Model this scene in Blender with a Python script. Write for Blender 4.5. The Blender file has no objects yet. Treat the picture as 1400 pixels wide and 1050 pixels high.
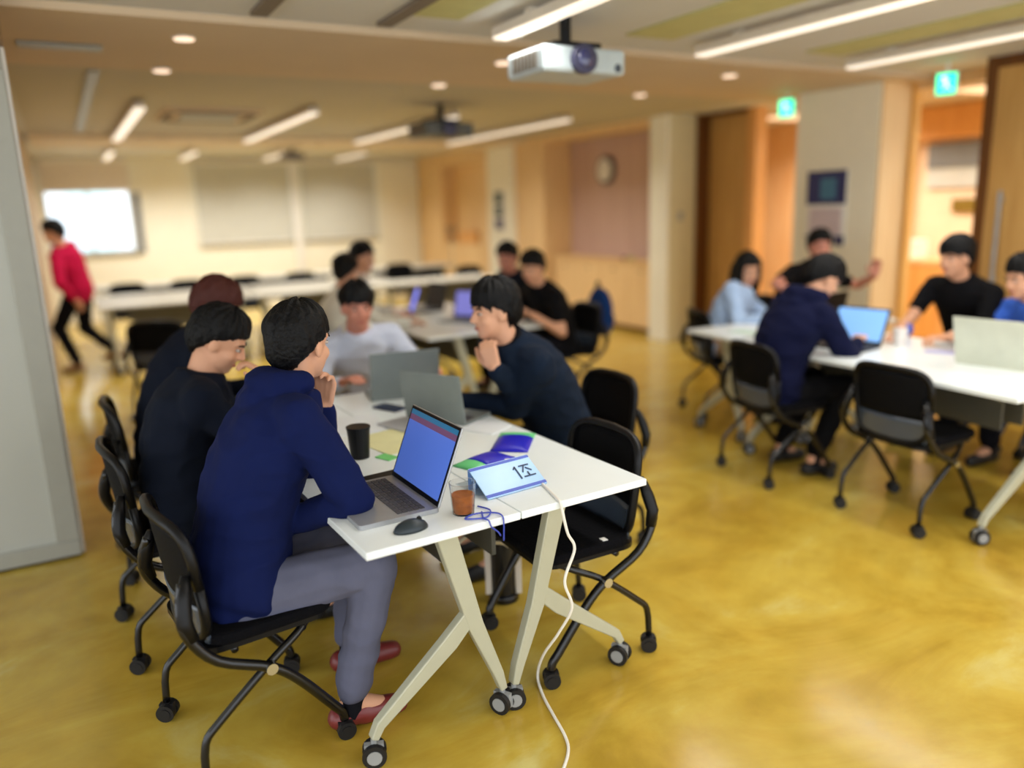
import bpy, bmesh, math, random
from mathutils import Vector, Matrix, noise
V = Vector
random.seed(4)
PI = math.pi
sc = bpy.context.scene
C = sc.collection

# ------------------------------------------------------------------ camera
cam_data = bpy.data.cameras.new('camera')
cam = bpy.data.objects.new('camera', cam_data); C.objects.link(cam)
cam_data.sensor_width = 36.0
cam_data.lens = 36.0 * 1074.4 / 1400.0
cam_data.clip_start = 0.05; cam_data.clip_end = 200
TH, RO, PS = 0.22236, -0.03206, 0.50917
_f = V((math.sin(PS)*math.cos(TH), math.cos(PS)*math.cos(TH), -math.sin(TH)))
_r = V((math.cos(PS), -math.sin(PS), 0)); _u = _r.cross(_f)
_c, _s = math.cos(RO), math.sin(RO)
r2 = _c*_r + _s*_u; u2 = -_s*_r + _c*_u
m = Matrix((r2, u2, -_f)).transposed().to_4x4()
m.translation = V((0, 0, 1.6))
cam.matrix_world = m
cam_data.dof.use_dof = True
cam_data.dof.focus_distance = 2.45
cam_data.dof.aperture_fstop = 0.62
sc.camera = cam

# ------------------------------------------------------------------ world, light, exposure
w = bpy.data.worlds.new('world'); sc.world = w; w.use_nodes = True
bg = w.node_tree.nodes['Background']
bg.inputs[0].default_value = (0.92, 0.96, 1.0, 1); bg.inputs[1].default_value = 1.5
sc.view_settings.view_transform = 'Standard'; sc.view_settings.look = 'None'
sc.view_settings.gamma = 1; sc.view_settings.use_curve_mapping = False
sc.view_settings.exposure = 0.72
LAMP = 0.55       # glow of a lamp's diffuser seen from the side
LAMP_W = 6.2      # watts per metre of lamp, thrown downwards

# ------------------------------------------------------------------ materials
def lin(c):
    return tuple((x/255/12.92 if x/255 <= .04045 else ((x/255+.055)/1.055)**2.4) for x in c) + (1,)
def mat(name, rgb, rough=.6, metal=0, var=.06, scale=12, bump=0, coat=0, trans=0, alpha=1, emit=0, ior=1.45, spec=.5):
    m = bpy.data.materials.new(name); m.use_nodes = True
    nt = m.node_tree; b = nt.nodes['Principled BSDF']
    col = lin(rgb)
    b.inputs['Roughness'].default_value = rough; b.inputs['Metallic'].default_value = metal
    b.inputs['IOR'].default_value = ior; b.inputs['Coat Weight'].default_value = coat
    b.inputs['Coat Roughness'].default_value = .08
    b.inputs['Specular IOR Level'].default_value = spec
    b.inputs['Transmission Weight'].default_value = trans; b.inputs['Alpha'].default_value = alpha
    tc = nt.nodes.new('ShaderNodeTexCoord')
    n = nt.nodes.new('ShaderNodeTexNoise'); n.inputs['Scale'].default_value = scale; n.inputs['Detail'].default_value = 5
    nt.links.new(tc.outputs['Object'], n.inputs['Vector'])
    mx = nt.nodes.new('ShaderNodeMix'); mx.data_type = 'RGBA'
    mx.inputs['A'].default_value = tuple(min(1, x*(1+var*2)) for x in col[:3])+(1,)
    mx.inputs['B'].default_value = tuple(x*(1-var*2) for x in col[:3])+(1,)
    nt.links.new(n.outputs['Fac'], mx.inputs['Factor'])
    nt.links.new(mx.outputs['Result'], b.inputs['Base Color'])
    if bump:
        bp = nt.nodes.new('ShaderNodeBump'); bp.inputs['Strength'].default_value = bump; bp.inputs['Distance'].default_value = .01
        nt.links.new(n.outputs['Fac'], bp.inputs['Height']); nt.links.new(bp.outputs['Normal'], b.inputs['Normal'])
    if emit:
        b.inputs['Emission Color'].default_value = col; b.inputs['Emission Strength'].default_value = emit
    return m
def wood(name, rgb, rgb2, rough=.45, axis_scale=(14, 14, 1.2)):
    m = mat(name, rgb, rough); nt = m.node_tree; b = nt.nodes['Principled BSDF']
    tc = nt.nodes.new('ShaderNodeTexCoord'); mp = nt.nodes.new('ShaderNodeMapping')
    mp.inputs['Scale'].default_value = axis_scale
    n = nt.nodes.new('ShaderNodeTexNoise'); n.inputs['Scale'].default_value = 1.5; n.inputs['Detail'].default_value = 6
    nt.links.new(tc.outputs['Object'], mp.inputs[0]); nt.links.new(mp.outputs[0], n.inputs['Vector'])
    cr = nt.nodes.new('ShaderNodeValToRGB')
    cr.color_ramp.elements[0].position = .35; cr.color_ramp.elements[0].color = lin(rgb2)
    cr.color_ramp.elements[1].position = .65; cr.color_ramp.elements[1].color = lin(rgb)
    nt.links.new(n.outputs['Fac'], cr.inputs[0]); nt.links.new(cr.outputs[0], b.inputs['Base Color'])
    return m
def floor_mat():
    m = bpy.data.materials.new('floor_epoxy'); m.use_nodes = True
    nt = m.node_tree; b = nt.nodes['Principled BSDF']; L = nt.links
    tc = nt.nodes.new('ShaderNodeTexCoord')
    mp = nt.nodes.new('ShaderNodeMapping'); mp.inputs['Scale'].default_value = (.8, 1.5, 1); mp.inputs['Rotation'].default_value = (0, 0, .5)
    L.new(tc.outputs['Object'], mp.inputs[0])
    n = nt.nodes.new('ShaderNodeTexNoise'); n.inputs['Scale'].default_value = 1.2; n.inputs['Detail'].default_value = 8
    n.inputs['Roughness'].default_value = .62; n.inputs['Distortion'].default_value = 1.1
    L.new(mp.outputs[0], n.inputs['Vector'])
    cr = nt.nodes.new('ShaderNodeValToRGB'); r = cr.color_ramp
    r.elements[0].position = .30; r.elements[0].color = lin((166, 132, 44))
    r.elements[1].position = .72; r.elements[1].color = lin((206, 190, 114))
    e = r.elements.new(.45); e.color = lin((186, 154, 56))
    e = r.elements.new(.58); e.color = lin((196, 168, 70))
    L.new(n.outputs['Fac'], cr.inputs[0])
    n2 = nt.nodes.new('ShaderNodeTexNoise'); n2.inputs['Scale'].default_value = 7; n2.inputs['Detail'].default_value = 8
    L.new(tc.outputs['Object'], n2.inputs['Vector'])
    mx = nt.nodes.new('ShaderNodeMix'); mx.data_type = 'RGBA'; mx.blend_type = 'OVERLAY'; mx.inputs['Factor'].default_value = .22
    L.new(cr.outputs[0], mx.inputs['A']); L.new(n2.outputs['Fac'], mx.inputs['B'])
    L.new(mx.outputs['Result'], b.inputs['Base Color'])
    mr = nt.nodes.new('ShaderNodeMapRange'); mr.inputs[3].default_value = .10; mr.inputs[4].default_value = .24
    L.new(n2.outputs['Fac'], mr.inputs[0]); L.new(mr.outputs[0], b.inputs['Roughness'])
    bp = nt.nodes.new('ShaderNodeBump'); bp.inputs['Strength'].default_value = .12; bp.inputs['Distance'].default_value = .006
    L.new(n.outputs['Fac'], bp.inputs['Height']); L.new(bp.outputs['Normal'], b.inputs['Normal'])
    return m
def mesh_fabric(name, rgb, a=.8):
    m = mat(name, rgb, .7, scale=40); nt = m.node_tree; b = nt.nodes['Principled BSDF']; b.inputs['Specular IOR Level'].default_value = .15
    tc = nt.nodes.new('ShaderNodeTexCoord'); wv = nt.nodes.new('ShaderNodeTexVoronoi'); wv.inputs['Scale'].default_value = 260
    nt.links.new(tc.outputs['Object'], wv.inputs['Vector'])
    mr = nt.nodes.new('ShaderNodeMapRange'); mr.inputs[1].default_value = .15; mr.inputs[2].default_value = .3
    mr.inputs[3].default_value = a-.25; mr.inputs[4].default_value = 1
    nt.links.new(wv.outputs['Distance'], mr.inputs[0]); nt.links.new(mr.outputs[0], b.inputs['Alpha'])
    return m
M = {}
M['floor'] = floor_mat()
M['wall'] = mat('cream_wall', (240, 236, 218), .8, var=.03, scale=3)
M['wall_y'] = mat('warm_wall', (205, 188, 142), .8, var=.03, scale=3)
M['ceil'] = mat('ceiling_panel', (206, 204, 198), .8, var=.03, scale=2)
M['ceil_far'] = mat('ceiling_panel_far', (188, 180, 160), .8, var=.03, scale=2)
M['soffit'] = mat('soffit_beige', (206, 184, 154), .7, var=.04, scale=2)
M['olive'] = mat('olive_glow_and_packet', (192, 188, 128), .7)  # painted lamp glow on the ceiling, plain colour on the counter packet
M['groove'] = mat('ceiling_slot', (120, 108, 94), .8)
M['blind'] = mat('roller_blind', (200, 200, 190), .9, var=.04, scale=6)
M['blind_w'] = mat('white_blind', (226, 216, 204), .9)
M['frame'] = mat('window_frame', (120, 124, 128), .5)
M['white'] = mat('white_paint', (235, 232, 225), .5, var=.02)
M['glass'] = mat('window_glass', (240, 250, 255), .02, trans=1, var=0)
M['wood'] = wood('light_wood', (234, 200, 148), (224, 186, 132))
M['wood_o'] = wood('orange_wood', (230, 172, 104), (218, 156, 86))
M['wood_d'] = wood('brown_door_wood', (204, 160, 94), (190, 144, 78))
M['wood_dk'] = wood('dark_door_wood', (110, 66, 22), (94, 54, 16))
M['pink'] = wood('rosy_slat_panel', (204, 172, 158), (188, 156, 142), .7, (30, 30, .3))
M['peach'] = mat('peach_wall', (236, 208, 180), .7)
M['panelgrey'] = mat('partition_grey', (178, 180, 172), .45, var=.03, scale=2)
M['panelframe'] = mat('partition_frame', (160, 160, 150), .45, var=.03)
M['top'] = mat('white_tabletop', (240, 247, 248), .28, var=.01, coat=.2)
M['desktop'] = mat('grey_desktop', (190, 186, 172), .5, var=.02)
M['edge'] = mat('tabletop_edge', (225, 222, 205), .5, var=.01)
M['legm'] = mat('table_leg_paint', (186, 186, 164), .42, metal=.15, var=.03)
M['modesty'] = mat('modesty_panel', (84, 82, 72), .6)
M['black'] = mat('black_plastic', (13, 13, 15), .38, spec=.3)
M['blackm'] = mat('black_metal_tube', (11, 11, 13), .26, coat=.25)
M['seat'] = mat('black_seat_fabric', (8, 8, 12), .95, spec=.15, bump=.4, scale=90)
M['meshf'] = mesh_fabric('chair_mesh', (8, 9, 13), .72)
M['shell'] = mat('grey_shell_plastic', (66, 76, 90), .22, coat=.5)
M['chrome'] = mat('chrome_cap', (210, 210, 205), .2, metal=1)
M['tyre'] = mat('caster_rubber', (24, 24, 26), .5)
M['hub'] = mat('caster_hub_grey', (150, 152, 152), .4)
M['lap'] = mat('silver_laptop', (172, 174, 178), .35, metal=.5)
M['lapg'] = mat('grey_laptop', (134, 142, 140), .4, metal=.3)
M['lapw'] = mat('pale_laptop', (206, 208, 190), .4)
M['key'] = mat('keyboard_keys', (74, 72, 76), .6)
M['scr'] = mat('screen_blue', (70, 98, 178), .3, emit=.45, var=.05, scale=4)
M['scr2'] = mat('screen_light_blue', (120, 168, 226), .3, emit=.5, var=.05, scale=4)
M['scrband'] = mat('screen_teal_band', (30, 84, 116), .3, emit=.6)
M['scrred'] = mat('screen_dark_red_band', (84, 56, 84), .3, emit=.6)
M['lamp'] = mat('lamp_diffuser', (255, 244, 228), .5, emit=LAMP, var=0)
M['lampbody'] = mat('lamp_body', (222, 212, 196), .5)
M['spot'] = mat('downlight_lens', (255, 226, 200), .5, emit=.75, var=0)
M['exit'] = mat('exit_sign_green', (20, 235, 170), .4, emit=1.4, var=0)
M['exitw'] = mat('exit_sign_white', (225, 255, 245), .4, emit=1.2, var=0)
M['skin'] = mat('skin', (214, 160, 128), .55, var=.05, scale=8)
M['skin2'] = mat('skin_reddish', (208, 140, 118), .55, var=.06, scale=8)
M['lip'] = mat('lip', (176, 96, 88), .5)
M['eyew'] = mat('eye_white', (196, 186, 178), .3)
M['iris'] = mat('iris_dark', (26, 18, 14), .2)
M['hair'] = mat('black_hair', (6, 6, 8), .55, bump=.8, scale=60, spec=.25)
M['hairbr'] = mat('reddish_brown_hair', (74, 34, 28), .55, bump=.8, scale=60, spec=.3)
def cloth(n, rgb): return mat(n, rgb, .9, var=.12, scale=9, bump=.35, spec=.2)
M['c_blue'] = cloth('royal_navy_hoodie', (10, 22, 68))
M['c_navy'] = cloth('dark_navy_jacket', (12, 19, 34))
M['c_slate'] = cloth('slate_navy_jacket', (15, 27, 44))
M['c_black'] = cloth('black_cotton', (8, 8, 12))
M['c_deep'] = cloth('deep_navy_hoodie', (9, 14, 46))
M['c_white'] = cloth('white_shirt_cloth', (222, 220, 208))
M['c_lilac'] = cloth('pale_blue_shirt_cloth', (208, 216, 242))
M['c_sky'] = cloth('sky_blue_shirt_cloth', (172, 198, 240))
M['c_royal'] = cloth('royal_blue_shirt_cloth', (56, 96, 190))
M['c_red'] = cloth('crimson_top_cloth', (178, 14, 62))
M['c_grey'] = cloth('grey_trouser_cloth', (92, 94, 114))
M['c_dark'] = cloth('dark_trouser_cloth', (11, 11, 18))
M['c_tan'] = cloth('tan_trouser_cloth', (176, 140, 104))
M['sock'] = cloth('black_sock', (16, 16, 22))
M['shoe_r'] = mat('burgundy_leather', (116, 40, 40), .4, coat=.2)
M['shoe_b'] = mat('black_shoe', (22, 22, 24), .5)
M['shoe_w'] = mat('brown_shoe', (150, 110, 60), .6)

# ------------------------------------------------------------------ mesh helpers
def bm_(): return bmesh.new()
def obj(name, bm, mt, parent=None, smooth=False, bevel=0, loc=None):
    me = bpy.data.meshes.new(name); bmesh.ops.recalc_face_normals(bm, faces=bm.faces)
    bm.to_mesh(me); bm.free()
    for k in (mt if isinstance(mt, (list, tuple)) else [mt]): me.materials.append(k)
    if smooth:
        me.polygons.foreach_set('use_smooth', [True]*len(me.polygons))
    o = bpy.data.objects.new(name, me); C.objects.link(o)
    if parent: o.parent = parent
    if loc: o.location = loc
    if bevel:
        b = o.modifiers.new('bevel', 'BEVEL'); b.width = bevel; b.segments = 2; b.limit_method = 'ANGLE'
    return o
def tag(o, label, cat, group=None):
    o['label'] = label; o['category'] = cat
    if group: o['group'] = group
    return o
def thing(name, label, cat, loc=(0, 0, 0), rz=0, group=None):
    o = bpy.data.objects.new(name, None); C.objects.link(o); o.empty_display_size = .1
    o.location = loc; o.rotation_euler = (0, 0, rz)
    return tag(o, label, cat, group)
def struct(name, bm, mt, parent=None, **k):
    o = obj(name, bm, mt, parent, **k)
    if not parent: o['kind'] = 'structure'
    return o
def box(bm, x0, x1, y0, y1, z0, z1, mi=0, mx=None):
    mtx = Matrix.Translation(((x0+x1)/2, (y0+y1)/2, (z0+z1)/2)) @ Matrix.Diagonal((abs(x1-x0), abs(y1-y0), abs(z1-z0), 1))
    if mx: mtx = mx @ mtx
    r = bmesh.ops.create_cube(bm, size=1, matrix=mtx)
    if mi:
        for f in {f for v in r['verts'] for f in v.link_faces}: f.material_index = mi
    return bm
def B(*a, **k): return box(bm_(), *a, **k)
def loft(bm, rings, n=16):
    """rings: (center, ax, ay): closed tube with end fans"""
    vs = []
    for c, ax, ay in rings:
        vs.append([bm.verts.new(V(c)+V(ax)*math.cos(2*PI*i/n)+V(ay)*math.sin(2*PI*i/n)) for i in range(n)])
    for a, b in zip(vs, vs[1:]):
        for i in range(n): bm.faces.new((a[i], a[(i+1) % n], b[(i+1) % n], b[i]))
    for r, s in ((vs[0], -1), (vs[-1], 1)):
        bm.faces.new(r if s > 0 else r[::-1])
    return bm
def perp(d):
    d = d.normalized(); a = V((0, 0, 1)) if abs(d.z) < .9 else V((0, 1, 0))
    x = d.cross(a).normalized(); return x, x.cross(d).normalized()
def cap(bm, p0, r0, p1, r1, n=12):
    p0, p1 = V(p0), V(p1); d = (p1-p0)
    if d.length < 1e-6: d = V((0, 0, 1e-4))
    d.normalize(); x, y = perp(d); rings = []
    for a in (80, 55, 30, 0):
        k = math.radians(a); rings.append((p0-d*r0*math.sin(k), x*r0*math.cos(k), y*r0*math.cos(k)))
    for a in (0, 30, 55, 80):
        k = math.radians(a); rings.append((p1+d*r1*math.sin(k), x*r1*math.cos(k), y*r1*math.cos(k)))
    return loft(bm, rings, n)
def ell(bm, c, r, rot=None, u=20, v=14):
    mtx = Matrix.Translation(c) @ (rot.to_4x4() if rot else Matrix()) @ Matrix.Diagonal((r[0], r[1], r[2], 1))
    bmesh.ops.create_uvsphere(bm, u_segments=u, v_segments=v, radius=1, matrix=mtx); return bm
def tube(bm, pts, r, n=10, samples=0, closed=False):
    pts = [V(p) for p in pts]
    if samples:
        out = []
        P = [pts[0]]+pts+[pts[-1]]
        for i in range(1, len(P)-2):
            for k in range(samples):
                t = k/samples; a, b, c, d = P[i-1:i+3]
                out.append(.5*((2*b)+(-a+c)*t+(2*a-5*b+4*c-d)*t*t+(-a+3*b-3*c+d)*t**3))
        out.append(pts[-1]); pts = out
    x = None; rings = []
    for i, p in enumerate(pts):
        d = (pts[min(i+1, len(pts)-1)]-pts[max(i-1, 0)]).normalized()
        if x is None: x, y = perp(d)
        x = (x-d*x.dot(d)).normalized(); y = d.cross(x)
        rr = r[i] if isinstance(r, list) else r
        rings.append((p, x*rr, y*rr))
    return loft(bm, rings, n)
def cyl(bm, p0, p1, r, n=24, r1=None):
    p0, p1 = V(p0), V(p1); x, y = perp(p1-p0); r1 = r if r1 is None else r1
    return loft(bm, [(p0, x*r, y*r), (p1, x*r1, y*r1)], n)
def bar(bm, pts, w, t, yc=0):
    """flat tapering bar in the xz plane, pts (x,z), w list of widths, t thickness along y"""
    P = [V((p[0], 0, p[1])) for p in pts]; rows = []
    for i, p in enumerate(P):
        d = (P[min(i+1, len(P)-1)]-P[max(i-1, 0)]).normalized(); nrm = V((-d.z, 0, d.x))
        a, b = p+nrm*w[i]/2, p-nrm*w[i]/2
        rows.append([bm.verts.new((q.x, yc+s*t/2, q.z)) for q, s in ((a, -1), (b, -1), (b, 1), (a, 1))])
    for a, b in zip(rows, rows[1:]):
        for i in range(4): bm.faces.new((a[i], a[(i+1) % 4], b[(i+1) % 4], b[i]))
    bm.faces.new(rows[0][::-1]); bm.faces.new(rows[-1]); return bm
def rrect(bm, cx, cy, hx, hy, rad, z0, z1, n=6):
    pts = []
    for k, (sx, sy) in enumerate(((1, 1), (-1, 1), (-1, -1), (1, -1))):
        for i in range(n+1):
            a = PI/2*k + PI/2*i/n
            pts.append((cx+sx*(hx-rad)+rad*math.cos(a), cy+sy*(hy-rad)+rad*math.sin(a)))
    lo = [bm.verts.new((x, y, z0)) for x, y in pts]; hi = [bm.verts.new((x, y, z1)) for x, y in pts]
    for i in range(len(pts)):
        j = (i+1) % len(pts); bm.faces.new((lo[i], lo[j], hi[j], hi[i]))
    bm.faces.new(lo[::-1]); bm.faces.new(hi); return bm
def dup(root, loc, rz, label, group=None):
    r = root.copy(); C.objects.link(r); r.location = loc; r.rotation_euler = (0, 0, rz); r['label'] = label
    if group: r['group'] = group
    for ch in list(root.children):
        c = ch.copy(); C.objects.link(c); c.parent = r
        for g in list(ch.children):
            d = g.copy(); C.objects.link(d); d.parent = c
    return r

# ------------------------------------------------------------------ room shell
H = 2.54
struct('floor', B(-4, 11, -1.5, 14.6, -.1, 0), M['floor'])
struct('ceiling', B(-4, 11, -1.0, 14.6, H, H+.1), M['ceil'])
# back wall with openings: window_1 bright, window_2, window_3 with blinds down
YB = 14.2
wins = [(-.15, 1.08, 1.07, 2.42), (2.08, 3.60, 1.13, 2.40), (3.82, 5.14, 1.13, 2.42)]
bm = bm_(); x = -.4
for x0, x1, z0, z1 in wins:
    box(bm, x, x0, YB, YB+.2, 0, H); box(bm, x0, x1, YB, YB+.2, 0, z0); box(bm, x0, x1, YB, YB+.2, z1, H); x = x1
box(bm, x, 6.6, YB, YB+.2, 0, H)
struct('wall_back', bm, M['wall'])
for i, (x0, x1, z0, z1) in enumerate(wins):
    w_ = struct(f'window_{i+1}', B(x0, x1, YB+.12, YB+.125, z0, z1), M['glass'])
    bm = bm_(); t = .04
    for a in ((x0, x1, z0, z0+t), (x0, x1, z1-t, z1), (x0, x0+t, z0, z1), (x1-t, x1, z0, z1), ((x0+x1)/2-.02, (x0+x1)/2+.02, z0, z1)):
        box(bm, a[0], a[1], YB+.10, YB+.15, a[2], a[3])
    obj('window_frame', bm, M['white'], w_)
    obj('window_sill', B(x0-.03, x1+.03, YB-.05, YB+.1, z0-.035, z0), M['panelframe'], w_)
    if i == 0: obj('window_jamb', B(x1+.02, x1+.12, YB-.03, YB-.002, z0-.02, z1-.42), M['frame'], w_)
def blind(x0, x1, z0, z1, mt, label):
    t = thing('roller_blind', label, 'blind', ((x0+x1)/2, YB-.08, z0), 0); hw = (x1-x0)/2
    bm = bm_(); nn = 12
    for k in range(nn):
        xa = -hw+2*hw*k/nn; xb = -hw+2*hw*(k+1)/nn
        box(bm, xa, xb, .02+.002*(k % 2), .024+.002*(k % 2), .02, z1-z0)
    obj('fabric', bm, mt, t); obj('bottom_bar', B(-hw, hw, .012, .034, 0, .025), M['white'], t)
    obj('cassette', B(-hw, hw, -.01, .07, z1-z0, z1-z0+.07), M['white'], t, bevel=.01)
blind(-.15, 1.08, 2.02, 2.46, M['blind_w'], 'white roller blind pulled partly down over the bright window')
blind(2.05, 3.60, 1.13, 2.42, M['blind'], 'grey-beige roller blind fully down, left of the white post')
blind(3.80, 5.14, 1.13, 2.42, M['blind'], 'olive-beige roller blind fully down, right of the white post')
struct('trim_1', B(3.62, 3.75, YB-.06, YB, 0, H), M['white'])
struct('trim_2', B(5.2, 6.0, YB-.04, YB, 0, 2.45), M['wall'])
# building seen through the window
t = thing('apartment_building', 'pale building with cyan glass seen through the bright window', 'building', (-1.5, 22, -3), 0)
obj('wall', B(-8, 9, 0, 4, 0, 14), mat('pale_facade', (252, 252, 252), .8), t)
bm = bm_(); pass
mg = mat('cyan_glass', (214, 240, 240), .3)
for k in range(8):
    for j in range(5): obj('window', B(-5+k*1.7, -4.1+k*1.7, -.05, .01, 2.2+j*1.3, 2.9+j*1.3), mg, t)

# left wall + partition
struct('wall_left', B(-.36, -.215, 4.32, YB, 0, H), M['soffit'])
t = thing('partition_panel', 'pale grey partition panel standing at the left edge of the room', 'partition', (-.11, 4.15, 0), 0)
obj('panel', B(-2.6, -.10, .02, .10, .09, 2.24), M['panelgrey'], t)
bm = bm_(); box(bm, -2.6, 0, 0, .12, .012, .09); box(bm, -2.6, 0, 0, .12, 2.24, 2.33); box(bm, -.10, 0, 0, .12, .09, 2.24)
obj('frame', bm, M['panelframe'], t, bevel=.006)
obj('seal', B(-.004, .012, .03, .09, .012, 2.33), M['white'], t)
bm = bm_(); box(bm, -2.6, -.01, .02, .10, 0, .012); obj('foot_strip', bm, M['black'], t)
struct('trim_3', B(-3, -.10, 4.05, 4.35, 2.335, H), wood('header_wood', (150, 118, 76), (138, 106, 66)))
# soffit bands on the ceiling
struct('trim_4', B(-.3, 9, 4.22, 4.95, H-.035, H+.01), M['soffit'])
struct('trim_5', B(-.3, 9, 4.97, 5.72, H-.03, H+.01), M['soffit'])
struct('trim_6', B(-.15, 6.4, 10.2, 11.5, H-.06, H+.01), mat('soffit_light', (226, 206, 174), .7))
struct('trim_7', B(-.15, 6.0, 5.73, 10.19, H-.006, H+.01), M['ceil_far'])
bm = bm_()
for x0 in (.3, ): box(bm, x0, x0+.07, 5.95, 9.9, H-.02, H-.004)
tag(obj('air_diffuser', bm, M['panelframe']), 'long narrow grey air slot in the ceiling at the far left', 'air diffuser')
for (x0, lab) in ((.97, 'short dark ceiling slot nearest the left, above the front band'), (1.6, 'longer dark ceiling slot right of the shorter one, above the front band')):
    tag(obj('ceiling_slot', B(x0-.04, x0+.04, 2.0, 4.1, H-.02, H+.002), M['groove']), lab, 'ceiling slot', 'dark ceiling slots')
tag(obj('air_vent', B(-.06, .34, 4.98, 5.10, H-.05, H-.03), M['panelframe'], bevel=.008), 'white rectangular air vent in the beige ceiling band at upper left', 'vent')
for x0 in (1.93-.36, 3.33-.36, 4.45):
    tag(obj('ceiling_lamp_glow', B(x0, x0+.34, 1.6, 3.85, H-.012, H+.002), M['olive']), {1.57: 'olive-yellow ceiling strip with painted lamp glow beside the short lamp left of the near projector', 2.97: 'olive-yellow ceiling strip with painted lamp glow between the near projector and the middle lamp'}.get(round(x0, 2), 'olive-yellow ceiling strip with painted lamp glow above the rightmost lamp'), 'ceiling strip')  # lamp light on the ceiling troughs, put into the strips' olive colour
# air conditioner cassette
t = thing('air_conditioner', 'square ceiling cassette air conditioner between the far lamps', 'air conditioner', (1.36, 8.1, H-.04), 0)
obj('panel', B(-.42, .42, -.42, .42, 0, .045), M['soffit'], t, bevel=.01)
for k in range(4):
    a = Matrix.Rotation(k*PI/2, 4, 'Z'); obj('vent', B(-.32, .32, .33, .39, -.012, .004, mx=a), M['groove'], t)
obj('grille', B(-.25, .25, -.25, .25, -.012, .004), M['panelframe'], t)

# right side: pillars, recesses, corridor
struct('wall_right', box(box(B(6.03, 6.4, 11.35, 11.72, 0, H), 6.03, 6.4, 11.72, 13.1, 0, 1.0), 6.03, 6.4, 11.72, 13.1, 2.3, H), M['wood'])
struct('trim_8', B(6.03, 6.3, 13.15, YB, 0, H), M['wood'])
struct('trim_30', B(6.3, 6.4, 11.72, 13.15, 0.9, 2.4), M['wood'])
struct('door_1', B(6.05, 6.1, 13.18, 13.62, 0, 2.4), M['wood_dk'])
struct('trim_9', B(5.98, 6.35, 10.50, 11.30, 0, H), M['wall'])             # pale pillar with notice board
struct('trim_10', B(6.03, 6.6, 9.72, 10.50, 0, H), M['wood'])
struct('trim_11', B(6.03, 6.40, 7.36, 9.72, 2.45, H), M['wood'])            # header above recess
struct('trim_12', B(6.50, 6.60, 7.30, 9.75, .85, 2.5), M['pink'])
struct('trim_13', B(6.03, 6.42, 7.04, 7.36, 0, H), mat('pillar_olive', (214, 202, 158), .8, var=.03))
struct('trim_14', B(6.0, 6.03, 7.04, 7.34, 0, H), M['wall'])  # lighter sheet paints the lit side of the pillar
t = thing('counter_cabinet', 'light wood counter cabinet in the recess under the wall clock', 'cabinet', (6.16, 8.55, 0), 0)
obj('body', B(.02, .33, -1.16, 1.12, .06, .85), M['wood'], t)
obj('plinth', B(.05, .33, -1.16, 1.12, 0, .06), M['wood_dk'], t)
obj('worktop', B(-.01, .33, -1.17, 1.14, .85, .89), wood('counter_top_wood', (232, 196, 140), (224, 184, 126)), t, bevel=.004)
for k in range(4):
    y0 = -1.15+k*.567; dd = obj('door', B(0, .018, y0, y0+.56, .08, .83), M['wood'], t, bevel=.003)
    obj('handle', B(-.012, 0, y0+.25, y0+.31, .76, .775), M['chrome'], dd)
t = thing('wall_clock', 'round silver wall clock hung on the rosy panel', 'clock', (6.46, 8.83, 2.03), 0)
obj('rim', cyl(bm_(), (.04, 0, 0), (-.02, 0, 0), .19, 32), mat('clock_rim', (112, 106, 108), .4), t, smooth=False, bevel=.01)
obj('dial', cyl(bm_(), (-.015, 0, 0), (-.025, 0, 0), .145, 32), M['white'], t)
bm = bm_(); box(bm, -.032, -.028, -.006, .006, 0, .09); obj('minute_hand', bm, M['black'], t)
bm = bm_(); box(bm, -.032, -.028, 0, .065, -.006, .006); obj('hour_hand', bm, M['black'], t)
for (yy, mt, sz, lab) in ((8.15, 'shoe_r', .04, 'small dark red object lying on the wood counter'), (8.0, 'olive', .05, 'small yellow-green packet lying on the wood counter')):
    bm = bm_(); ell(bm, (0, 0, sz*.5), (sz*1.0, sz*1.3, sz*.5)); o = obj('packet', bm, M[mt], smooth=True, loc=(6.25, yy, .89)); tag(o, lab, 'packet')
tag(obj('wall_switch', B(-.012, 0, -.04, .04, -.05, .05), M['panelframe'], bevel=.006, loc=(6.2, 7.04, 1.43)), 'small round-edged switch on the olive pillar', 'switch').rotation_euler = (0, 0, PI/2)
# door 2 recess
struct('door_2', B(6.60, 6.66, 6.34, 7.04, 0, 2.5), M['wood_d'])
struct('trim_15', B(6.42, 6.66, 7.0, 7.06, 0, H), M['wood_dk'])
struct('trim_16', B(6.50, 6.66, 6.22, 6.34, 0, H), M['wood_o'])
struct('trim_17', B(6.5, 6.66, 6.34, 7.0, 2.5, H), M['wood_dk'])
# white pillar
struct('trim_18', B(6.03, 6.40, 4.42, 5.27, 0, H), mat('white_pillar', (240, 234, 212), .8, var=.02))
struct('trim_19', B(6.04, 6.40, 4.40, 4.42, 0, H), M['wood'])
struct('trim_20', B(6.40, 6.48, 4.36, 4.42, 0, H), wood('bright_jamb_wood', (236, 184, 98), (226, 170, 84)))
struct('trim_31', B(6.40, 6.50, 5.20, 5.27, 0, H), M['wood_o'])
struct('door_3', B(6.03, 6.10, 2.2, 3.48, 0, 2.46), M['wood_d'])
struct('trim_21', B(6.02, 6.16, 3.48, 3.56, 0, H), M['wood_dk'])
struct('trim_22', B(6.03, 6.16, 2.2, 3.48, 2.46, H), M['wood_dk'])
struct('wall_right_front', B(6.03, 6.2, -1, 2.2, 0, H), M['wood'])
struct('trim_23', B(6.4, 6.45, 3.50, 4.36, 2.44, H), M['wood'])
bm = bm_(); cyl(bm, (5.99, 3.36, .9), (5.99, 3.36, 1.6), .014); box(bm, 5.99, 6.03, 3.35, 3.37, .95, .97); box(bm, 5.99, 6.03, 3.35, 3.37, 1.53, 1.55)
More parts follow.
